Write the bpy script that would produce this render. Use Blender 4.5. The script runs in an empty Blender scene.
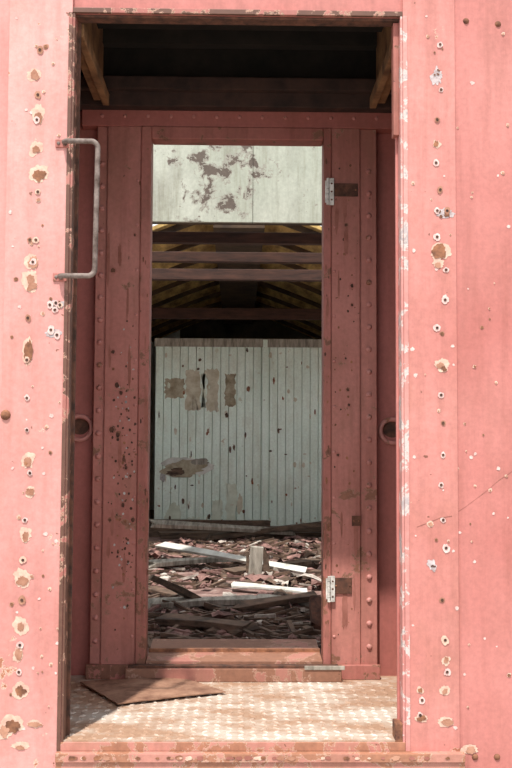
import bpy, math, random
from mathutils import Vector, Matrix, Euler, noise
random.seed(7)
S=bpy.context.scene
try:
    S.view_settings.view_transform='Standard'
    S.view_settings.look='None'
except Exception as e: print(e)

# ---------------- camera ----------------
F=1032.0
CP=Vector((0,-3.16,0.87))
R=Matrix.Rotation(math.radians(-1.0),3,'Z')@Matrix.Rotation(math.radians(90+3.66),3,'X')@Matrix.Rotation(math.radians(0.3),3,'Z')
cam=bpy.data.cameras.new('camera'); co=bpy.data.objects.new('camera',cam); S.collection.objects.link(co)
co.matrix_world=Matrix.Translation(CP)@R.to_4x4()
cam.sensor_fit='VERTICAL'; cam.sensor_height=24; cam.sensor_width=16; cam.lens=F/768*24
S.camera=co
def W(px,py,Y):           # survey helper: photo measurement -> metres on the wall plane y=Y
    d=R@Vector(((px-256)/F,(384-py)/F,-1)); t=(Y-CP.y)/d.y
    p=CP+d*t; return p.x,p.z
def G(px,py,z):           # on horizontal plane z
    d=R@Vector(((px-256)/F,(384-py)/F,-1)); t=(z-CP.z)/d.z
    p=CP+d*t; return p.x,p.y

# ---------------- materials ----------------
def newmat(n):
    m=bpy.data.materials.new(n); m.use_nodes=True
    nt=m.node_tree; b=nt.nodes['Principled BSDF']; return m,nt,b
def nz(nt,vec,scale,detail=6,rough=.6,dist=0):
    n=nt.nodes.new('ShaderNodeTexNoise'); n.inputs['Scale'].default_value=scale
    n.inputs['Detail'].default_value=detail; n.inputs['Roughness'].default_value=rough
    n.inputs['Distortion'].default_value=dist
    nt.links.new(vec,n.inputs['Vector']); return n.outputs['Fac']
def ramp(nt,fac,stops):
    r=nt.nodes.new('ShaderNodeValToRGB'); e=r.color_ramp.elements
    while len(e)<len(stops): e.new(.5)
    for i,(p,c) in enumerate(stops):
        e[i].position=p; e[i].color=(c[0],c[1],c[2],1) if not isinstance(c,(int,float)) else (c,c,c,1)
    nt.links.new(fac,r.inputs[0]); return r.outputs[0]
def mix(nt,f,a,b,mode='MIX'):
    m=nt.nodes.new('ShaderNodeMix'); m.data_type='RGBA'; m.blend_type=mode
    for s,v in ((0,f),(6,a),(7,b)):
        if isinstance(v,(int,float)): m.inputs[s].default_value=v
        elif isinstance(v,tuple): m.inputs[s].default_value=(v[0],v[1],v[2],1)
        else: nt.links.new(v,m.inputs[s])
    return m.outputs[2]
def mapv(nt,sc=(1,1,1),loc=(0,0,0)):
    t=nt.nodes.new('ShaderNodeTexCoord'); m=nt.nodes.new('ShaderNodeMapping')
    m.inputs['Scale'].default_value=sc; m.inputs['Location'].default_value=loc
    nt.links.new(t.outputs['Object'],m.inputs[0]); return m.outputs[0]
def bump(nt,b,h,st=.3,d=.01):
    n=nt.nodes.new('ShaderNodeBump'); n.inputs['Strength'].default_value=st; n.inputs['Distance'].default_value=d
    nt.links.new(h,n.inputs['Height']); nt.links.new(n.outputs[0],b.inputs['Normal'])
def weathered(name,base,light,rust=(.09,.035,.018),primer=(.55,.45,.33),thr=.66,rim=.015,pscale=9,rough=.6,speck=True,streak=.35,bm=.35,fade_scale=1.3,center=None,low=None,grime=0):
    m,nt,b=newmat(name); v=mapv(nt)
    c=mix(nt,ramp(nt,nz(nt,v,fade_scale,5,.55),[(.35,0.),(.65,1.)]),base,light)
    vs=mapv(nt,(9,9,.7))
    dk=(base[0]*.55,base[1]*.5,base[2]*.42)
    st=ramp(nt,nz(nt,vs,2.2,6,.65),[(.48,0.),(.75,streak)])
    c=mix(nt,st,c,dk)
    if grime:
        gm=ramp(nt,nz(nt,mapv(nt,(2.2,2.2,1.1)),2.4,8,.72),[(.47,0.),(.72,grime)])
        c=mix(nt,gm,c,(rust[0]*1.9,rust[1]*2.0,rust[2]*2.0))
    fine=ramp(nt,nz(nt,v,60,4,.7),[(.3,.86),(.7,1.06)])
    c=mix(nt,1.0,c,fine,'MULTIPLY')
    n=nz(nt,v,pscale,9,.68,.3)
    if center:
        t=nt.nodes.new('ShaderNodeTexCoord'); di=nt.nodes.new('ShaderNodeVectorMath'); di.operation='DISTANCE'
        nt.links.new(t.outputs['Object'],di.inputs[0]); di.inputs[1].default_value=center[0]
        mr=nt.nodes.new('ShaderNodeMapRange'); nt.links.new(di.outputs['Value'],mr.inputs[0])
        mr.inputs[1].default_value=0; mr.inputs[2].default_value=center[1]; mr.inputs[3].default_value=.13; mr.inputs[4].default_value=-.03
        ad=nt.nodes.new('ShaderNodeMath'); ad.operation='ADD'; nt.links.new(n,ad.inputs[0]); nt.links.new(mr.outputs[0],ad.inputs[1]); n=ad.outputs[0]
    if low:  # corrosion is heavier near the floor
        t=nt.nodes.new('ShaderNodeTexCoord'); sx=nt.nodes.new('ShaderNodeSeparateXYZ'); nt.links.new(t.outputs['Object'],sx.inputs[0])
        mr=nt.nodes.new('ShaderNodeMapRange'); nt.links.new(sx.outputs['Z'],mr.inputs[0])
        mr.inputs[1].default_value=0; mr.inputs[2].default_value=low[0]; mr.inputs[3].default_value=low[1]; mr.inputs[4].default_value=0
        ad=nt.nodes.new('ShaderNodeMath'); ad.operation='ADD'; nt.links.new(n,ad.inputs[0]); nt.links.new(mr.outputs[0],ad.inputs[1]); n=ad.outputs[0]
    c=mix(nt,ramp(nt,n,[(thr-rim,0.),(thr-rim+.004,1.)]),c,primer)
    rc=mix(nt,nz(nt,v,40,5,.7),rust,tuple(min(1,x*3) for x in rust))
    rm=ramp(nt,n,[(thr,0.),(thr+.006,1.)])
    c=mix(nt,rm,c,rc)
    if speck:
        s=nz(nt,v,38,3,.5)
        c=mix(nt,ramp(nt,s,[(.735,0.),(.75,.9)]),c,rust)
    nt.links.new(c,b.inputs['Base Color']); b.inputs['Roughness'].default_value=rough
    h=mix(nt,.35,ramp(nt,n,[(thr-rim,1.),(thr,0.)]),nz(nt,v,14,5,.6))
    bump(nt,b,h,bm,.004)
    return m
def simple(name,c1,c2,scale=20,rough=.8,sc=(1,1,1),bm=.3,metal=0,lo=.35,hi=.65):
    m,nt,b=newmat(name); v=mapv(nt,sc); n=nz(nt,v,scale,7,.65)
    nt.links.new(ramp(nt,n,[(lo,c1),(hi,c2)]),b.inputs['Base Color'])
    b.inputs['Roughness'].default_value=rough; b.inputs['Metallic'].default_value=metal
    bump(nt,b,n,bm,.01); return m

M_outL=weathered('pale_pink_paint',(.55,.225,.20),(.68,.35,.32),thr=.67,rim=.014,pscale=8,streak=.35,primer=(.66,.46,.36),rust=(.18,.07,.04),low=(.9,.03),grime=.3,fade_scale=1.0)  # paler pink than the right strip, used on the left strip
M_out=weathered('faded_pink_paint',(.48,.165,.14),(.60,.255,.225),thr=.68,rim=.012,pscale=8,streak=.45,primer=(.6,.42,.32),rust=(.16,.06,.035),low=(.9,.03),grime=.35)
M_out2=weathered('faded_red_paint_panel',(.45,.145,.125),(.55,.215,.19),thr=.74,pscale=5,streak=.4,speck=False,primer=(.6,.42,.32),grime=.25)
M_out2L=weathered('pale_pink_panel',(.56,.22,.195),(.67,.33,.30),thr=.74,pscale=5,streak=.25,speck=False,primer=(.6,.42,.32))  # paler pink for the panel on the left
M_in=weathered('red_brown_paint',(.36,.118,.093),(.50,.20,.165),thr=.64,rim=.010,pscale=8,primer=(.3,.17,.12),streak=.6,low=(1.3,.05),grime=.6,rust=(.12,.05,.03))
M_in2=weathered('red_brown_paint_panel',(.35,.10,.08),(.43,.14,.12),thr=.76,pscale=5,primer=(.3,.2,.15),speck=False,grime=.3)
M_rivet=weathered('rivet_red_paint',(.42,.15,.125),(.54,.24,.21),thr=.60,rim=.01,pscale=20,primer=(.3,.18,.13),streak=.2,rust=(.12,.05,.03))
M_frame=weathered('rusted_frame_paint',(.33,.10,.08),(.45,.165,.135),thr=.58,rim=.006,pscale=11,primer=(.34,.18,.12),streak=.75,low=(1.5,.06),grime=.7,rust=(.10,.04,.024))
M_sill=weathered('rusted_pink_sill',(.42,.16,.125),(.54,.26,.21),thr=.52,rim=.01,pscale=7,primer=(.52,.34,.25),streak=.3,grime=.7,rust=(.17,.075,.045))
M_step=weathered('worn_rust_step',(.34,.13,.10),(.46,.21,.16),thr=.47,rim=.015,pscale=6,primer=(.42,.25,.18),streak=.3,grime=.8,rust=(.13,.06,.037))
M_edgeR=weathered('peeled_pale_edge',(.50,.19,.17),(.60,.29,.26),thr=.57,rim=.05,pscale=12,primer=(.60,.49,.46),streak=.1,speck=False,rust=(.20,.17,.17))
M_edgeL=weathered('rusty_edge',(.34,.11,.09),(.44,.18,.15),thr=.475,rim=.02,pscale=14,primer=(.45,.28,.2),streak=.4,rust=(.06,.026,.017),low=(2,.06))
M_rust=simple('rust',(.08,.03,.018),(.33,.14,.07),22,.85)
M_rustdark=simple('dark_rust',(.04,.018,.012),(.15,.06,.035),30,.85)
M_rustlight=simple('orange_rust',(.26,.11,.065),(.48,.25,.17),14,.85)
M_stain=simple('rust_stain',(.24,.085,.06),(.36,.14,.11),14,.85)
M_primer=simple('primer_cream',(.55,.33,.26),(.70,.50,.39),40,.8)
M_whitechip=simple('whitish_chip',(.58,.36,.33),(.74,.57,.53),60,.8)
M_bluewhite=simple('bare_metal_pale',(.34,.27,.27),(.62,.55,.55),60,.7)
M_hole=simple('hole_shadow_rust',(.03,.014,.01),(.11,.05,.032),60,.9)
M_ceil=simple('shade_dark_ceiling',(.006,.005,.004),(.022,.016,.012),6,.9)  # recess shade put into the colour, since the sun does not reach it
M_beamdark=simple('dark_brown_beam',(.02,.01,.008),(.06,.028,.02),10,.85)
M_trimwood=simple('orange_brown_trim',(.10,.045,.02),(.34,.18,.08),9,.8,(1,1,1))
M_steel=simple('galvanised_steel',(.22,.2,.19),(.5,.47,.45),25,.5,metal=.2)
M_handle=simple('worn_handle_steel',(.06,.035,.025),(.24,.19,.17),30,.75)
M_hinge=simple('hinge_white_metal',(.42,.40,.37),(.76,.74,.70),30,.5)
M_tie=simple('redbrown_tie_wood',(.025,.010,.007),(.08,.032,.02),6,.85,(1,6,6))
M_roof=simple('yellow_roof_boards',(.20,.115,.035),(.70,.48,.17),3.5,.85,(3,.6,1))
M_rib=simple('roof_rib_dark',(.03,.018,.012),(.10,.06,.032),6,.85)
M_gravel=simple('ground_gravel',(.22,.19,.16),(.5,.45,.4),30,.95)
M_sidewall=simple('interior_side_paint',(.50,.54,.50),(.72,.77,.72),4,.8)
M_dark=simple('dark_end_wall',(.03,.025,.02),(.10,.08,.06),4,.9)  # dark tone for the end wall right of the corridor
M_insul=simple('maroon_rubble',(.08,.038,.032),(.34,.19,.165),14,.95)
M_plaster=simple('pale_rubble',(.24,.20,.17),(.60,.53,.47),18,.95)
M_wood=simple('brown_rubble_wood',(.035,.023,.016),(.18,.11,.075),10,.9,(1,1,4))
M_plankgrey=simple('grey_plank',(.16,.14,.115),(.44,.40,.34),6,.85,(6,1,1))
M_plankwhite=simple('white_painted_plank',(.38,.37,.33),(.70,.69,.64),7,.8)
M_plankdark=simple('dark_plank',(.04,.026,.018),(.17,.11,.075),6,.85,(1,5,5))
def platcol(nt,v,hi):
    big=nz(nt,mapv(nt,(1,2.0,1)),2.6,10,.74)
    c=mix(nt,nz(nt,v,25,5,.7),(.38,.30,.24) if not hi else (.57,.50,.43),(.60,.54,.47) if not hi else (.74,.70,.64))
    r=mix(nt,nz(nt,v,30,5,.7),(.19,.09,.05),(.46,.285,.185))
    return mix(nt,ramp(nt,big,[(.41,0.),(.55,.95)]),c,r)
def platmat(name,hi):
    m,nt,b=newmat(name); v=mapv(nt)
    nt.links.new(platcol(nt,v,hi),b.inputs['Base Color']); b.inputs['Roughness'].default_value=.7
    bump(nt,b,nz(nt,v,50,5,.6),.4,.004); return m
M_plat=platmat('tread_plate_worn_white',False); M_tread=platmat('tread_lug_worn_white',True)
def intfloor():
    m,nt,b=newmat('dusty_littered_floor'); v=mapv(nt)
    n=nz(nt,v,9,9,.75,.5)
    c=ramp(nt,n,[(.3,(.06,.032,.026)),(.45,(.19,.105,.09)),(.55,(.28,.175,.15)),(.68,(.46,.37,.32))])
    nt.links.new(c,b.inputs['Base Color']); b.inputs['Roughness'].default_value=.95
    bump(nt,b,n,.8,.03); return m
M_ifloor=intfloor()
M_tg=weathered('pale_green_white_paint',(.70,.82,.73),(.78,.88,.80),rust=(.24,.19,.13),primer=(.56,.54,.43),thr=.69,rim=.025,pscale=4,speck=True,streak=.28,bm=.2,fade_scale=2,grime=.35)
YP=2.84
cx,cz=W(228,162,YP)
M_mild=weathered('mildewed_white_panel',(.43,.46,.38),(.56,.58,.50),rust=(.055,.042,.033),primer=(.32,.31,.26),thr=.635,rim=.045,pscale=10,streak=.8,bm=.2,center=((cx,YP,cz),.46),grime=.4)

# ---------------- mesh builder ----------------
BL=[0]
class MB:
    def __init__(s): s.v=[];s.f=[];s.m=[];s.mats=[]
    def mi(s,mat):
        if mat not in s.mats: s.mats.append(mat)
        return s.mats.index(mat)
    def add(s,vs,fs,mat):
        o=len(s.v); s.v+= [tuple(x) for x in vs]; k=s.mi(mat)
        for f in fs: s.f.append(tuple(o+i for i in f)); s.m.append(k)
    def box(s,x0,x1,y0,y1,z0,z1,mat,rot=None,c=None):
        vs=[Vector((x,y,z)) for x in (x0,x1) for y in (y0,y1) for z in (z0,z1)]
        if rot is not None:
            c=Vector(c) if c is not None else Vector(((x0+x1)/2,(y0+y1)/2,(z0+z1)/2))
            vs=[rot@(v-c)+c for v in vs]
        s.add(vs,[(0,1,3,2),(4,6,7,5),(0,4,5,1),(2,3,7,6),(0,2,6,4),(1,5,7,3)],mat)
    def dome(s,x,y,z,r,mat,h=.6,seg=10):
        vs=[];fs=[]
        for k,(rr,hh) in enumerate(((1,0),(.86,.5),(.5,.88))):
            for i in range(seg):
                a=2*math.pi*i/seg; vs.append((x+r*rr*math.cos(a),y-r*h*hh,z+r*rr*math.sin(a)))
        vs.append((x,y-r*h,z))
        for k in range(2):
            for i in range(seg):
                j=(i+1)%seg; fs.append((k*seg+i,k*seg+j,(k+1)*seg+j,(k+1)*seg+i))
        for i in range(seg): fs.append((2*seg+i,2*seg+(i+1)%seg,3*seg))
        s.add(vs,fs,mat)
    def blob(s,x,y,z,r,mat,asp=1,rough=.35,seg=36,seed=None):
        sd=seed if seed is not None else random.random()*100
        rough*=.75
        BL[0]+=1; y-=(BL[0]%150)*.000008
        vs=[(x,y,z)]
        for i in range(seg):
            a=2*math.pi*i/seg
            k=1+rough*1.1*noise.noise(Vector((math.cos(a)*.8+sd,math.sin(a)*.8,sd*1.7)))+rough*.7*noise.noise(Vector((math.cos(a)*3+sd,math.sin(a)*3,sd)))+rough*random.uniform(-.2,.2)
            vs.append((x+r*k*math.cos(a),y,z+r*asp*k*math.sin(a)))
        s.add(vs,[(0,1+i,1+(i+1)%seg) for i in range(seg)],mat)
    def ring(s,x,y,z,r0,r1,d,mat,seg=32):
        vs=[];prof=[(r1,0),(r1*.98,-d*.8),(r1*.92,-d),(r0*1.12,-d),(r0*1.02,-d*.8),(r0,0)]
        for rr,yy in prof:
            for i in range(seg):
                a=2*math.pi*i/seg; vs.append((x+rr*math.cos(a),y+yy,z+rr*math.sin(a)))
        fs=[]
        for k in range(len(prof)-1):
            for i in range(seg):
                j=(i+1)%seg; fs.append((k*seg+i,k*seg+j,(k+1)*seg+j,(k+1)*seg+i))
        s.add(vs,fs,mat)
    def obj(s,name,parent=None,bevel=0,smooth=False):
        me=bpy.data.meshes.new(name); me.from_pydata(s.v,[],s.f)
        for m in s.mats: me.materials.append(m)
        me.polygons.foreach_set('material_index',s.m)
        if smooth: me.polygons.foreach_set('use_smooth',[True]*len(s.f))
        me.update()
        o=bpy.data.objects.new(name,me); S.collection.objects.link(o)
        if parent: o.parent=parent
        if bevel:
            b=o.modifiers.new('bevel','BEVEL'); b.width=bevel; b.segments=2; b.limit_method='ANGLE'
        return o

# ---------------- outer end wall ----------------
XL=W(66,428,0)[0]; XR=W(404,428,0)[0]; ZT=W(236,15,0)[1]
w=MB()
T=.06
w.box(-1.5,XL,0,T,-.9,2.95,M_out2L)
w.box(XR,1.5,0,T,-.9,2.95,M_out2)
w.box(XL,XR,.006,T,ZT,2.95,M_out2)
w.box(XL,XR,0,T,-.9,-.012,M_out)
wall=w.obj('wall_front')
w=MB()
xs=W(457,400,0)[0]
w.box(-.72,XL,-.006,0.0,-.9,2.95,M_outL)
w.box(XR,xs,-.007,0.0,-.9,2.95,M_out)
w.box(XL,XR,-.006,.006,ZT,ZT+.016,M_edgeL)
w.box(XL-.01,xs+.01,-.035,-.007,-.055,-.03,M_sill)
w.box(XL-.01,xs+.01,-.028,-.007,-.9,-.055,M_sill)
w.box(XL,XR,-.007,.0,-.03,-.004,M_sill)
w.box(XR,XR+.014,-.0095,-.007,-.03,ZT,M_edgeR)
w.box(XL-.011,XL,-.0085,-.006,-.03,ZT,M_edgeL)
w.obj('trim_strips',wall,.002)
w=MB()
w.box(XL,XL+.008,-.004,T,-.01,ZT,M_edgeL)
w.box(XL,XL+.018,T-.012,T,-.01,ZT,M_rustdark)
w.box(XR-.008,XR,-.006,T,-.01,ZT,M_edgeR)
w.box(XR-.016,XR-.008,T-.014,T,.0,ZT,M_out2)
w.box(XL,XR,.01,T,ZT-.008,ZT,M_rustdark)
w.box(XR-.026,XR-.008,.02,T,1.86,ZT-.01,M_frame)
w.box(XR-.03,XR-.008,-.004,T,-.01,.05,M_rust)
w.obj('trim_jamb',wall,.002)
ch=MB()
def chip(px,py,rp,kind='rust',asp=1.0,Y=-.0068):
    x,z=W(px,py,Y); r=rp/327
    if x>xs: Y=0
    elif x<-.72: Y=0
    elif x<0: Y=-.006
    if XR-.002<x<XR+.016: Y=-.0096
    if XL-.013<x<XL+.002: Y=-.0086
    if kind=='rust':
        ch.blob(x,Y-.0006,z,r*1.1,M_primer,asp,.5); ch.blob(x+r*.1,Y-.0022,z-r*.05,r*.75,M_rustlight if random.random()<.5 else M_rust,asp,.7)
    elif kind=='cream': ch.blob(x,Y-.0006,z,r,M_primer,asp,.55); ch.blob(x,Y-.0022,z-r*.3,r*.5,M_rustlight,asp,.7)
    elif kind=='white': ch.blob(x,Y-.0006,z,r,M_whitechip,asp,.55)
    elif kind=='grey':
        ch.blob(x,Y-.0006,z,r,M_bluewhite,asp,.7)
        for k in range(5): ch.blob(x+random.uniform(-.6,.6)*r,Y-.0022,z+random.uniform(-.6,.6)*r*asp,r*.16,M_rust,1,.5)
    elif kind=='dark': ch.blob(x,Y-.0006,z,r*1.2,M_rustlight,asp,.4); ch.blob(x,Y-.0022,z,r*.8,M_rust,asp,.4)
    elif kind=='hole':
        ch.blob(x,Y-.0020,z,r*random.uniform(1.3,2.0),random.choice([M_whitechip,M_whitechip,M_rustlight,M_primer]),random.uniform(.9,1.3),.4,18); ch.blob(x,Y-.0036,z,r*.8,M_hole,1,.15,12)
for c in [(34,75,6,'rust',1),(38,115,7,'cream',1.5),(36,148,7,'cream',1.2),(38,174,9,'rust',.9),(32,262,6,'rust',1.2),
          (30,278,8,'cream',1.1),(31,286,6,'rust',1),(56,304,8,'grey',.5),(54,333,7,'grey',.6),(28,352,5,'rust',2.4),(28,460,7,'cream',1.1),
          (30,492,5,'rust',1),(25,535,6,'cream',1.3),(22,578,8,'cream',1),(23,582,5,'rust',1),(21,625,7,'cream',1.3),(20,690,7,'rust',1),(18,655,5,'rust',1.3),
          (12,726,12,'rust',.7),(34,724,8,'rust',.5),(3,732,7,'rust',1),(20,745,8,'cream',.5),
          (437,76,6,'grey',1.7),(444,214,10,'grey',.5),(440,252,9,'rust',1.0),(438,264,6,'cream',.8),(441,364,7,'cream',.9),(443,368,4,'rust',1),
          (436,144,4,'rust',1),(432,565,5,'grey',1.1),(446,660,4,'rust',1),(445,690,5,'cream',1),(421,718,6,'rust',.6),(446,722,7,'rust',.6),
          (430,524,3,'rust',1),(470,750,8,'rust',.5),(420,690,3,'rust',1)]:
    chip(*c)
for py,px in ((50,40),(95,38),(120,37),(192,38),(240,30),(240,36),(262,33),(305,50),(305,60),(303,56),(310,55),(335,57),(330,51),(318,28),(360,27),(398,27),(430,27),(473,30),(520,25),(560,23),(600,22),(645,20),(672,19),
   (45,440),(120,437),(190,440),(211,437),(211,447),(237,437),(270,446),(300,445),(328,437),(395,441),(423,443),(455,443),(485,441),(520,443),(548,446),(600,442),(640,445),(672,447),(700,422),(715,420),(90,441),(163,436)):
    chip(px,py,1.9,'hole')
random.seed(21)
for i in range(120):
    if random.random()<.5: chip(random.uniform(8,60),random.uniform(10,740),random.uniform(.8,2.2),random.choice(['rust','white','white','dark','cream']))
    else: chip(random.uniform(412,510),random.uniform(10,740),random.uniform(.8,2),random.choice(['rust','white','white','dark','cream']))
for i in range(40):
    ch.blob(random.uniform(XL,xs),-.0362,-.042,random.uniform(.005,.012),random.choice([M_rust,M_stain,M_rustlight,M_primer]),.6,.5)
ch.obj('paint_chips',wall)
rv=MB()
for px,py in ((466,21),(498,24),(497,757),(475,757),(6,415)):
    x,z=W(px,py,0); rv.dome(x,-.0065 if x<xs else 0,z,.010 if px>10 else .016,M_rust)
rv.obj('rivets_outer',wall,smooth=True)
cr=MB(); pts=[(417,527),(440,518),(452,516),(466,507),(486,492),(500,480),(512,472),(530,465)]
for a,b in zip(pts,pts[1:]):
    Y=-.0078
    x0,z0=W(*a,Y);x1,z1=W(*b,Y); 
    if (x0+x1)/2>xs: Y=-.0006
    cr.add([(x0,Y,z0-.0009),(x1,Y,z1-.0009),(x1,Y,z1+.0009),(x0,Y,z0+.0009)],[(0,1,2,3)],M_frame)
cr.obj('paint_crack',wall)

# ---------------- grab handle ----------------
Yh=-.035
def tube(name,pts,r,mat,parent=None):
    cu=bpy.data.curves.new(name,'CURVE'); cu.dimensions='3D'; cu.bevel_depth=r; cu.bevel_resolution=5
    sp=cu.splines.new('POLY'); sp.points.add(len(pts)-1)
    for i,p in enumerate(pts): sp.points[i].co=(*p,1)
    cu.materials.append(mat); o=bpy.data.objects.new(name,cu); S.collection.objects.link(o)
    if parent:o.parent=parent
    return o
hp=bpy.data.objects.new('grab_handle',None); S.collection.objects.link(hp)
xa,za=W(72,141,Yh); xb,_=W(98,141,Yh); _,zb=W(96,276,Yh); xa=min(xa,XL-.016)
pts=[(xa,-.006,za),(xa,Yh+.008,za),(xa+.008,Yh,za)]
for k in range(7):
    a=math.pi/2*(1-k/6); pts.append((xb-.022+.022*math.cos(a),Yh,za-.022+.022*math.sin(a)))
for k in range(7):
    a=-math.pi/2*k/6; pts.append((xb-.022+.022*math.cos(a)-.004,Yh,zb+.022+.022*math.sin(a)))
pts+=[(xa+.008-.006,Yh,zb),(xa-.006,Yh+.008,zb),(xa-.006,-.006,zb)]
tube('bar',pts,.0082,M_handle,hp)
hb=MB()
for z in (za,zb):
    hb.box(xa-.03,xa+.012,-.011,-.006,z-.013,z+.013,M_frame); hb.dome(xa-.02,-.011,z,.006,M_handle)
hb.obj('mounting_flanges',hp,.002)

# ---------------- vestibule bulkhead with doorway ----------------
YI=.84; YF=YI+.07
b=MB()
dL=W(150.5,400,YF)[0]; dR=W(321.5,400,YF)[0]; dT=W(236,146,YF)[1]
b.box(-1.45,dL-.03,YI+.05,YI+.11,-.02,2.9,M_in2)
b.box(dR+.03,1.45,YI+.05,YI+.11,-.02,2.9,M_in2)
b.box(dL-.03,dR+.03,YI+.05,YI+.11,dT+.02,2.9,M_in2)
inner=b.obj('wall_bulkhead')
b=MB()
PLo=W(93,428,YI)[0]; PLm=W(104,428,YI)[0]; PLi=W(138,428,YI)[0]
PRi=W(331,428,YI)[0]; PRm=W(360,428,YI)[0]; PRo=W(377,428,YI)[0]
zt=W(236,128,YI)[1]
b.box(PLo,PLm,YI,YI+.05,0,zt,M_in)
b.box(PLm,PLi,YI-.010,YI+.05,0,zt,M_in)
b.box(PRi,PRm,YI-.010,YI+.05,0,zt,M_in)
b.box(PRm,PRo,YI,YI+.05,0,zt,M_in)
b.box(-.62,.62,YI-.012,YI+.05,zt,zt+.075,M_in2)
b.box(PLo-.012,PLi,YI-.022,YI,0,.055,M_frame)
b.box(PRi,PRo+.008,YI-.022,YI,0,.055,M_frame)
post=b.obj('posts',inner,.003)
r=MB()
for i in range(22):
    z=.12+i*.088
    r.dome((PRm+PRo)/2+.002,YI,z,.0115,M_rivet,.75)
    r.dome((PLo+PLm)/2,YI,z+.02,.0115,M_rivet,.75)
for i in range(11):
    z=.16+i*.176
    r.dome(PLi-.012,YI-.010,z,.0065,M_rivet); r.dome(PRi+.012,YI-.010,z,.0065,M_rivet)
for i in range(13):
    r.dome(-.54+i*.09,YI-.012,zt+.04,.008,M_rivet)
r.obj('rivets',inner,smooth=True)
ch=MB(); random.seed(5)
def pchip(px,py,rp,mats,asp=1,Y=YI-.0105):
    x,z=W(px,py,Y); rr=rp/258
    if x<PLm or x>PRm: Y=YI-.0006
    if PRi>x>dR or PLi<x<dL: Y=YI-.0186
    ch.blob(x,Y,z,rr,mats[0],asp,.45)
    if len(mats)>1: ch.blob(x,Y-.0015,z,rr*.6,mats[1],asp,.45)
for i in range(26):
    px=random.choice([random.uniform(108,134),random.uniform(335,356),random.uniform(142,147),random.uniform(325,328)])
    pchip(px,random.uniform(250,630),random.uniform(.8,2.0),(M_stain,),random.uniform(6,16))
for px,py in ((345,205),(344,610),(337,215),(356,535),(346,240)):
    pchip(px,py,2.2,(M_stain,),random.uniform(5,9))
for px,py,rp in [(113,270,5),(135,235,3),(117,385,5),(121,393,4),(112,430,6),(118,435,5),(113,352,4),(110,520,3),(124,460,4),(126,468,4),(123,505,4),(133,520,4),(128,562,3),
    (346,225,3),(352,286,4),(348,390,3),(338,455,3),(356,520,5),(349,405,3),(352,305,3)]:
    pchip(px,py,rp*.7,(M_frame,M_rustdark),1.2)
for i in range(170):
    px,py=random.gauss(125,7),random.gauss(470,75)
    if 107<px<137: pchip(px,py,random.uniform(.4,1.3),(random.choice([M_rustdark,M_rust,M_steel,M_hole]),),1.2)
for i in range(45):
    px,py=random.uniform(334,356),random.uniform(150,640)
    pchip(px,py,random.uniform(.4,1.2),(random.choice([M_rust,M_rust,M_hole]),),1.2)
for i in range(60):
    px=random.choice([random.uniform(140,148),random.uniform(324,329)])
    pchip(px,random.uniform(160,640),random.uniform(.4,1.3),(random.choice([M_rustdark,M_rust,M_stain]),),random.uniform(1,4))
ch.obj('paint_chips_inner',inner)

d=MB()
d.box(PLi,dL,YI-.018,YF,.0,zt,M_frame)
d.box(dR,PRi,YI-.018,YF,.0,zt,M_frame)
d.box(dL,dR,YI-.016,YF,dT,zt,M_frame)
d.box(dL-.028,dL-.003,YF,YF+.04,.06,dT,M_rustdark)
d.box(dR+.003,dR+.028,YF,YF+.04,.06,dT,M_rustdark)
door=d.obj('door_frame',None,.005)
t=MB()
tl=W(126,664,YI-.04)[0]; tr=W(341,664,YI-.04)[0]
t.box(tl,tr,YI-.065,YI-.023,0.001,.050,M_step)
t.box(tl+.01,tr-.01,YI-.06,YI-.023,.050,.060,M_rustdark)
t.box(tr-.14,tr+.012,YI-.069,YI-.065,.046,.062,M_plankgrey)
e=.002
t.add([(dL+e,YI-.022,.0),(dR-e,YI-.022,.0),(dR-e,YI+.30,.052),(dL+e,YI+.30,.052),(dL+e,YI-.022,.07),(dR-e,YI-.022,.07),(dR-e,YI+.30,.095),(dL+e,YI+.30,.095)],
      [(0,1,5,4),(4,5,6,7),(2,3,7,6),(0,4,7,3),(1,2,6,5),(0,3,2,1)],M_step)
t.box(dL+e,dR-e,YI+.10,YI+.115,.075,.093,M_rust)
th=t.obj('door_threshold',None,.003)

for px,py in ((80,428),(392,431)):
    x,z=W(px,py,YI+.05); r=MB()
    r.ring(x,YI+.0495,z,.038,.055,.018,M_rivet)
    seg=24; r.add([(x,YI+.048,z)]+[(x+.039*math.cos(a*2*math.pi/seg),YI+.048,z+.039*math.sin(a*2*math.pi/seg)) for a in range(seg)],[(0,1+i,1+(i+1)%seg) for i in range(seg)],M_in2)
    r.add([(x,YI+.0475,z+.005)]+[(x+.036*math.cos(a*2*math.pi/seg),YI+.0475,z+.005+.031*math.sin(a*2*math.pi/seg)) for a in range(seg)],[(0,1+i,1+(i+1)%seg) for i in range(seg)],M_rustdark)
    r.obj('round_vent_ring')

def hinge(px0,px1,py0,py1):
    x0,z1=W(px0,py0,YI-.024); x1,z0=W(px1,py1,YI-.024)
    h=MB(); m=(x0+x1)/2
    h.box(m-.003,x1,YI-.024,YI-.019,z0,z1,M_hinge)
    seg=12; n=5; L=(z1-z0)/n
    for k in range(n):
        vs=[];za=z0+k*L+.001;zb=z0+(k+1)*L-.001
        for zz in (za,zb):
            for i in range(seg):
                a=2*math.pi*i/seg; vs.append((m-.006+.006*math.cos(a),YI-.026+.006*math.sin(a),zz))
        h.add(vs,[(i,(i+1)%seg,seg+(i+1)%seg,seg+i) for i in range(seg)]+[tuple(range(seg)),tuple(range(seg,2*seg))],M_hinge)
    h.box(x0,m-.008,YI-.0235,YI-.019,z0+.01,z1-.01,M_hinge)
    for zz in (.2,.5,.8): h.dome((m+x1)/2,YI-.024,z0+(z1-z0)*zz,.004,M_rustdark)
    h.obj('door_hinge',None,.001)
hinge(325,334,178,205); hinge(326,335,576,602)
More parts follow.
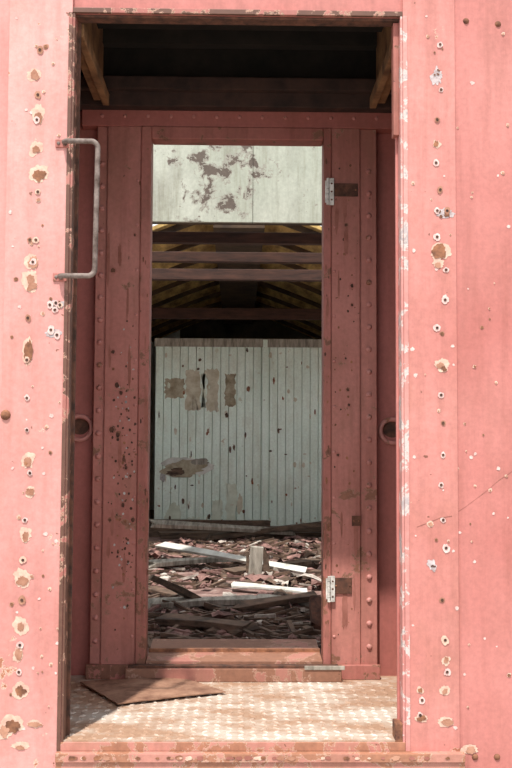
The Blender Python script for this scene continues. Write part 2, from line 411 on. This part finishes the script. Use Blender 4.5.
for px0,px1,py0,py1 in ((334,358,183,196),(334,352,578,594),(352,361,516,526)):
    x0,z1=W(px0,py0,YI-.02); x1,z0=W(px1,py1,YI-.02); k=MB()
    k.box(x0,x1,YI-.016,YI-.0105,z0,z1,M_rustdark)
    k.dome(x0+.008,YI-.016,(z0+z1)/2,.004,M_rust); k.dome(x1-.008,YI-.016,(z0+z1)/2,.004,M_rust)
    k.obj('keeper_plate',None,.002)

# ---------------- vestibule floor & ceiling ----------------
f=MB()
f.box(-1.4,1.4,T,YI+.11,-.03,0,M_plat)
f.box(XL,XR,.0,T,-.012,0,M_plat)
random.seed(3)
sp=.037
nx=int(1.3/sp); ny=int(.80/sp)
for i in range(nx):
    for j in range(ny):
        x=-.65+i*sp; y=.02+j*sp; a=math.radians(45 if (i+j)%2 else -45)
        if y<T+.02 and not (XL+.02<x<XR-.02): continue
        ca,sa=math.cos(a),math.sin(a); l,wd,h=.0155,.0058,.0036
        def q(u,v,z): return (x+u*ca-v*sa,y+u*sa+v*ca,z)
        f.add([q(-l,0,0),q(0,-wd,0),q(l,0,0),q(0,wd,0),q(-l*.5,0,h),q(l*.5,0,h)],[(0,1,4),(1,5,4),(1,2,5),(2,3,5),(3,4,5),(3,0,4)],M_tread)
fl=f.obj('floor_platform')
c=MB()
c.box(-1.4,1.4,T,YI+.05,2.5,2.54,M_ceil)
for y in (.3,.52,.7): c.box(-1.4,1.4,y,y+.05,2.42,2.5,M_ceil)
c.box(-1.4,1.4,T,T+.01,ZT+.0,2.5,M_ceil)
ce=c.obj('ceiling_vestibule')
c=MB()
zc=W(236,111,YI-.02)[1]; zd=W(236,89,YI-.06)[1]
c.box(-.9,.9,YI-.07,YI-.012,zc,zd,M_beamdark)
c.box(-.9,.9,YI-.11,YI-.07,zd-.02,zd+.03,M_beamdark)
c.box(-.9,.9,YI-.012,YI+.049,zt+.076,2.5,M_ceil)  # dark sheet over the red bulkhead top, painted shade of the recess
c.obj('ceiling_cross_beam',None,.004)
for sx in (-1,1):
    c=MB()
    xx=[sx*.50,sx*.525]; x2=[sx*.525,sx*.56]
    c.box(min(xx),max(xx),T+.01,YI-.11,zc-.015,zc+.03,M_trimwood)
    c.box(min(x2),max(x2),T+.01,YI-.11,zc+.005,2.5,M_trimwood)
    c.obj('ceiling_trim',None,.003)
for sx,n in ((-1,'wall_vestibule_left'),(1,'wall_vestibule_right')):
    c=MB(); c.box(min(sx*1.4,sx*1.45),max(sx*1.4,sx*1.45),T,YI+.05,0,2.5,M_in2); c.obj(n)
c=MB(); c.box(-1.5,1.5,-.02,YI+.11,2.95,3.0,M_rustdark); c.obj('roof_platform')

g=[G(80,680,.02),G(185,676,.02),G(226,689,.02),G(118,701,.02)]
p=MB(); N=14
vs=[];fs=[]
def pl(u,v):
    a=Vector(g[0]).lerp(Vector(g[1]),u); b_=Vector(g[3]).lerp(Vector(g[2]),u); q=a.lerp(b_,v)
    return q.x,q.y,.007+.008*abs(math.sin(u*2.6+.4))*(1-v*.6)+.003*noise.noise(Vector((u*4,v*4,0)))
for k in (0,.004):
    for i in range(N+1):
        for j in range(N+1):
            x,y,z=pl(i/N,j/N); jit=.004*noise.noise(Vector((i*1.3,j*1.7,2))) if i in(0,N) or j in (0,N) else 0
            vs.append((x+jit,y+jit,z+k))
K=(N+1)**2
for i in range(N):
    for j in range(N):
        a=i*(N+1)+j; fs.append((a,a+1,a+N+2,a+N+1)); fs.append((K+a,K+a+N+1,K+a+N+2,K+a+1))
for i in range(N):
    for e_ in ((i*(N+1),(i+1)*(N+1)),(i*(N+1)+N,(i+1)*(N+1)+N),(i,i+1),(N*(N+1)+i,N*(N+1)+i+1)):
        fs.append((e_[0],e_[1],K+e_[1],K+e_[0]))
p.add(vs,fs,simple('plate_rust',(.14,.06,.035),(.36,.20,.13),12,.8)); p.obj('rusty_steel_plate')

# ---------------- car interior ----------------
YB=6.84; YE=11.0
i_=MB(); i_.box(-1.45,1.45,YI+.11,YE,0.0,.05,M_ifloor); ifl=i_.obj('floor')
def sidewall(sx,name,wins):
    m=MB(); x0,x1=sorted((sx*1.4,sx*1.45)); y=YI+.11
    for a,b_ in wins:
        m.box(x0,x1,y,a,.05,2.25,M_sidewall); m.box(x0,x1,a,b_,.05,.85,M_sidewall); m.box(x0,x1,a,b_,1.85,2.25,M_sidewall); y=b_
    m.box(x0,x1,y,YE,.05,2.25,M_sidewall)
    o=m.obj(name)
    fr=MB()
    for a,b_ in wins:
        xa,xb=x0-.01,x1+.01
        fr.box(xa,xb,a,a+.04,.85,1.85,M_trimwood); fr.box(xa,xb,b_-.04,b_,.85,1.85,M_trimwood)
        fr.box(xa,xb,a,b_,.85,.89,M_trimwood); fr.box(xa,xb,a,b_,1.81,1.85,M_trimwood); fr.box(xa,xb,a,b_,1.33,1.36,M_trimwood)
    fr.obj('window_frames',o)
sidewall(-1,'wall_left',[(1.6,2.5),(3.0,3.9),(4.4,5.3),(5.6,6.5),(7.2,8.1)])  # side windows out of view, extra ones added to light the roof boards
sidewall(1,'wall_right',[(1.6,2.5),(3.0,3.9),(4.4,5.3),(5.6,6.5)])
m=MB(); m.box(-.8,1.4,YE-.05,YE,.05,2.85,M_dark); m.box(-1.4,-.8,YE-.05,YE,.05,2.85,M_sidewall); m.obj('wall_end')
bx=-.80; bw=.079; ztop=W(236,347,YB)[1]
bp=MB()
x=bx
while x<1.4:
    x1=min(x+bw,1.4)
    g_=.0035
    bp.add([(x,YB+.02,.05),(x+g_,YB,.05),(x1-g_,YB,.05),(x1,YB+.02,.05),(x,YB+.02,ztop),(x+g_,YB,ztop),(x1-g_,YB,ztop),(x1,YB+.02,ztop)],
           [(0,1,5,4),(1,2,6,5),(2,3,7,6),(4,5,6,7)],M_tg)
    x=x1
bp.box(bx,1.4,YB+.02,YB+.05,.05,ztop,M_tg)
bp.box(bx-.01,1.4,YB-.015,YB+.06,ztop,ztop+.08,M_plankgrey)
px_=W(265,400,YB)[0]
bp.box(px_-.022,px_+.022,YB-.04,YB,.05,ztop+.07,M_tg)
wb=bp.obj('wall_back')
ch=MB()
random.seed(11)
def bchip(px,py,wp,hp_,mat,rough=.25,dy=0):
    x,z=W(px,py,YB-.003); ch.blob(x,YB-.0045-dy*2,z,wp/103,mat,hp_/wp,rough*1.3,40)
M_tan=simple('exposed_tan_board',(.42,.36,.26),(.62,.58,.47),12,.8); M_tan2=simple('faint_tan_stain',(.52,.55,.44),(.68,.72,.61),9,.8)
M_tandk=simple('exposed_brown_board',(.24,.19,.12),(.46,.41,.31),12,.8)
def brect(px0,px1,py0,py1,mat):
    x0,z1=W(px0,py0,YB-.003); x1,z0=W(px1,py1,YB-.003); n=12; vs=[]
    P=[]
    for i in range(n): P.append((x0+(x1-x0)*i/n,z1))
    for i in range(n): P.append((x1,z1+(z0-z1)*i/n))
    for i in range(n): P.append((x1+(x0-x1)*i/n,z0))
    for i in range(n): P.append((x0,z0+(z1-z0)*i/n))
    vs=[((x0+x1)/2,YB-.003,(z0+z1)/2)]+[(a+random.uniform(-.012,.012),YB-.003,c_+random.uniform(-.012,.012)) for a,c_ in P]
    ch.add(vs,[(0,1+i,1+(i+1)%(4*n)) for i in range(4*n)],mat)
brect(186,200,370,410,M_tan); brect(202,205,374,408,M_tan2); brect(207,218,369,411,M_tan); brect(165,184,379,398,M_tandk); brect(225,235,374,406,M_tandk)
brect(226,236,484,536,M_tan2); brect(212,222,500,533,M_tan2)
bchip(186,465,23,9,M_plankwhite,.35); bchip(183,469,20,8,M_tandk,.5,.001); bchip(176,472,9,4,M_wood,.5,.002); bchip(200,462,9,3,M_plankgrey,.5,.002)
bchip(193,526,9,9,M_tan2,.4); bchip(193,528,6,6,M_tan,.4,.001); bchip(163,475,3,6,M_steel,.4); bchip(240,505,3,9,M_tan,.4,.001); bchip(172,515,7,12,M_tan2,.5)
for i in range(90): bchip(random.uniform(158,320),random.uniform(350,535),random.uniform(.4,1.8),random.uniform(.5,3.5),random.choice([M_tan,M_wood,M_rust,M_tan2]),.4)
ch.obj('peeled_paint',wb)

m=MB(); z0=W(236,222,YP)[1]; xm=W(253,180,YP)[0]
m.box(-1.4,xm-.0015,YP,YP+.03,z0,2.95,M_mild); m.box(xm+.0015,1.4,YP,YP+.03,z0,2.95,M_mild)
m.box(-1.4,1.4,YP+.03,YP+.08,z0+.0,2.95,M_rib)
m.obj('cupola_panel')
def tie(py0,py1,Y):
    z1=W(236,py0,Y)[1]; z0=W(236,py1,Y)[1]; m=MB()
    m.box(-1.4,1.4,Y,Y+.06,z0,z1,M_tie); m.obj('roof_beam',None,.004)
tie(232,243,3.2); tie(252,262,3.75); tie(269,280,4.45); tie(308,319,6.75)
def arch(u): x=1.43*u; return x,2.22+.56*(1-abs(u)**1.25)
def roof(y0,y1,name):
    m=MB(); n=24
    vs=[]
    for y in (y0,y1):
        for off in (0,.03):
            for i in range(n+1):
                x,z=arch(-1+2*i/n); vs.append((x,y,z+off))
    k=n+1; fs=[]
    for i in range(n):
        fs+= [(i,i+1,2*k+i+1,2*k+i),(k+i,3*k+i,3*k+i+1,k+i+1),(i,k+i,k+i+1,i+1),(2*k+i,2*k+i+1,3*k+i+1,3*k+i)]
    m.add(vs,fs,M_roof)
    o=m.obj(name); return o
roof(YI+.11,1.3,'ceiling'); ro=roof(4.75,YE,'ceiling_rear')  # gap between the two roofs, out of view, added to let in sky light
y=4.85; rm=MB()
while y<YE-.1:
    n=20; vs=[]
    for yy in (y,y+.04):
        for off in (0,-.045):
            for i in range(n+1):
                x,z=arch((-1+2*i/n)*.98); vs.append((x,yy,z+off))
    k=n+1; fs=[]
    for i in range(n): fs+=[(i,i+1,k+i+1,k+i),(k+i,k+i+1,3*k+i+1,3*k+i),(2*k+i,3*k+i,3*k+i+1,2*k+i+1)]
    rm.add(vs,fs,M_rib); y+=.80
rm.box(-.20,.20,4.8,YE-.05,2.60,2.70,M_rib)
rm.obj('rafters',ro)

# ---------------- debris ----------------
pile=bpy.data.objects.new('debris_pile',None); S.collection.objects.link(pile)
def plank(p0,p1,width,th,mat,tilt=0,name='board',parent='pile'):
    p0=Vector(p0);p1=Vector(p1); L=(p1-p0).length; dx=(p1-p0).normalized()
    up=Vector((0,0,1)); dy=up.cross(dx)
    if dy.length<.1: dy=Vector((0,1,0))
    dy.normalize(); dz=dx.cross(dy)
    Rm=Matrix.Rotation(tilt,3,dx); dy=Rm@dy; dz=Rm@dz
    n=8; vs=[];fs=[]
    for i in range(n+1):
        t_=i/n
        for a,c_ in ((-1,0),(1,0),(1,1),(-1,1)):
            q=p0+dx*(L*t_)+dy*(a*width/2)+dz*(c_*th)
            if i in (0,n): q+=dx*random.uniform(-.04,.04)
            q+=dz*.004*math.sin(t_*5+a); vs.append(q)
    for i in range(n):
        for a in range(4):
            b_=(a+1)%4; fs.append((i*4+a,i*4+b_,(i+1)*4+b_,(i+1)*4+a))
    fs+=[(0,3,2,1),(n*4,n*4+1,n*4+2,n*4+3)]
    m=MB(); m.add(vs,fs,mat); return m.obj(name,pile if parent=='pile' else None,.003)
def P(px,py,z): x,y=G(px,py,z); return (x,y,z)
random.seed(9)
FZ=.05
plank((-.85,6.68,FZ),(1.1,6.68,FZ),.15,.10,M_plankdark,0,'wooden_beam',None)
plank((-.7,6.44,FZ),(.95,6.50,FZ),.13,.06,M_plankdark,0,'wooden_beam',None)
plank((-.8,6.69,FZ+.105),(.3,6.70,FZ+.105),.10,.05,M_wood)
plank((-.25,6.15,FZ+.02),(1.0,6.44,FZ+.15),.14,.04,M_plankdark)
plank((-.75,5.9,FZ+.16),(.5,6.35,FZ+.06),.10,.035,M_plankgrey,.3)
a=P(161,546,.17); b_=P(305,572,.10); plank(a,b_,.055,.022,M_plankwhite,.5)
a=P(150,607,.08); b_=P(255,602,.08); plank(a,b_,.10,.03,M_plankgrey,.1)
a=P(255,602,.08); b_=P(318,606,.08); plank(a,b_,.10,.03,M_plankgrey,.1)
a=P(152,581,.22); b_=P(200,603,.08); plank(a,b_,.06,.03,M_plankdark,.1)
a=P(228,574,.07); b_=P(316,562,.07); plank(a,b_,.09,.025,M_plankdark,.1)
a=P(232,586,.08); b_=P(305,592,.08); plank(a,b_,.08,.015,M_plankwhite,.1)
a=P(240,610,.08); b_=P(318,598,.12); plank(a,b_,.07,.03,M_wood,.2)
a=P(150,566,.09); b_=P(240,560,.09); plank(a,b_,.09,.03,M_plankgrey,.1)
a=P(160,622,.08); b_=P(250,630,.08); plank(a,b_,.09,.03,M_wood,.1)
a=P(150,590,.07); b_=P(225,612,.07); plank(a,b_,.06,.02,M_wood,.1)
a=P(316,632,.06); b_=P(314,596,.2); plank(a,b_,.05,.03,M_rustdark,.2)
x,y=G(257,577,.06)
m=MB(); m.box(x-.05,x+.035,y,y+.07,.05,.25,M_plankgrey,Matrix.Rotation(.08,3,'Y'))
m.add([(x+.035,y,.06),(x+.09,y+.02,.06),(x+.07,y+.02,.20),(x+.04,y,.26)],[(0,1,2,3)],M_plankdark)
m.box(x-.07,x-.05,y+.01,y+.06,.05,.22,M_plankdark)
m.obj('broken_post_stub',pile,.003)
m=MB(); random.seed(4)
ICO=[(0,0,-1),(.72,-.53,-.45),(-.28,-.85,-.45),(-.89,0,-.45),(-.28,.85,-.45),(.72,.53,-.45),(.28,-.85,.45),(-.72,-.53,.45),(-.72,.53,.45),(.28,.85,.45),(.89,0,.45),(0,0,1)]
ICF=[(0,1,2),(1,0,5),(0,2,3),(0,3,4),(0,4,5),(1,5,10),(2,1,6),(3,2,7),(4,3,8),(5,4,9),(1,10,6),(2,6,7),(3,7,8),(4,8,9),(5,9,10),(6,10,11),(7,6,11),(8,7,11),(9,8,11),(10,9,11)]
for i in range(2900):
    y=1.2+5.1*random.random()**1.2; x=random.uniform(-1,1)*(.15+.1*(y+3.16)); x=max(-1.3,min(1.3,x))
    if noise.noise(Vector((x*2.2,y*1.3,3)))<-.15: continue
    k=random.random(); s=random.uniform(.008,.030)*(1.5 if random.random()<.12 else 1)
    if k<.60: mat=M_insul
    elif k<.71: mat=M_plaster
    else: mat=M_wood
    if random.random()<.28:
        l=random.uniform(.03,.16); rot=Matrix.Rotation(random.gauss(0,.8),3,'Z')@Matrix.Rotation(random.uniform(-.3,.3),3,'Y')
        m.box(x-l,x+l,y-.010,y+.010,.055,.055+random.uniform(.006,.02),mat if k>.5 else M_wood,rot)
    else:
        fl_=random.uniform(.25,.7); a=random.uniform(0,6.28); ex=random.uniform(.6,1.6)
        vs=[]
        for v in ICO:
            q=Vector(v)*s*random.uniform(.7,1.3); q.x*=ex; q.z*=fl_; q=Matrix.Rotation(a,3,'Z')@q
            vs.append((x+q.x,y+q.y,.05+s*fl_*.7+q.z))
        m.add(vs,ICF,mat)
for i in range(60):
    y=random.uniform(1.4,6.2); x=random.uniform(-.9,.9); s=random.uniform(.04,.11)
    vs=[];n=5; a=random.uniform(0,6.28)
    for u in range(n):
        for v in range(n):
            q=Matrix.Rotation(a,3,'Z')@Vector(((u/4-.5)*s*2,(v/4-.5)*s*1.3,0))
            vs.append((x+q.x,y+q.y,.075+.05*noise.noise(Vector((x*9+u*.5,y*9+v*.5,i)))+.01))
    m.add(vs,[(u*n+v,(u+1)*n+v,(u+1)*n+v+1,u*n+v+1) for u in range(n-1) for v in range(n-1)],random.choice([M_insul,M_insul,M_insul,M_plaster,M_wood]))
m.obj('rubble',pile)

m=MB(); m.box(-30,30,-30,30,-1.25,-1.2,M_gravel); m.obj('ground')
m=MB(); m.box(-1.4,1.4,T+.01,YE,-.9,-.04,M_rustdark); m.obj('floor_underframe')

# ---------------- light ----------------
wd=bpy.data.worlds.new('sky'); S.world=wd; wd.use_nodes=True
bg=wd.node_tree.nodes['Background']; bg.inputs[0].default_value=(.91,.95,1,1); bg.inputs[1].default_value=1.38
su=bpy.data.lights.new('sun','SUN'); su.energy=5.9; su.angle=math.radians(1.2); su.color=(1,.96,.89)
so=bpy.data.objects.new('sun',su); S.collection.objects.link(so)
el=math.radians(64); az=math.radians(18)
dirv=Vector((math.sin(az)*math.cos(el),math.cos(az)*math.cos(el),-math.sin(el)))
so.rotation_euler=dirv.to_track_quat('-Z','Y').to_euler(); so.location=(-3,-8,10)
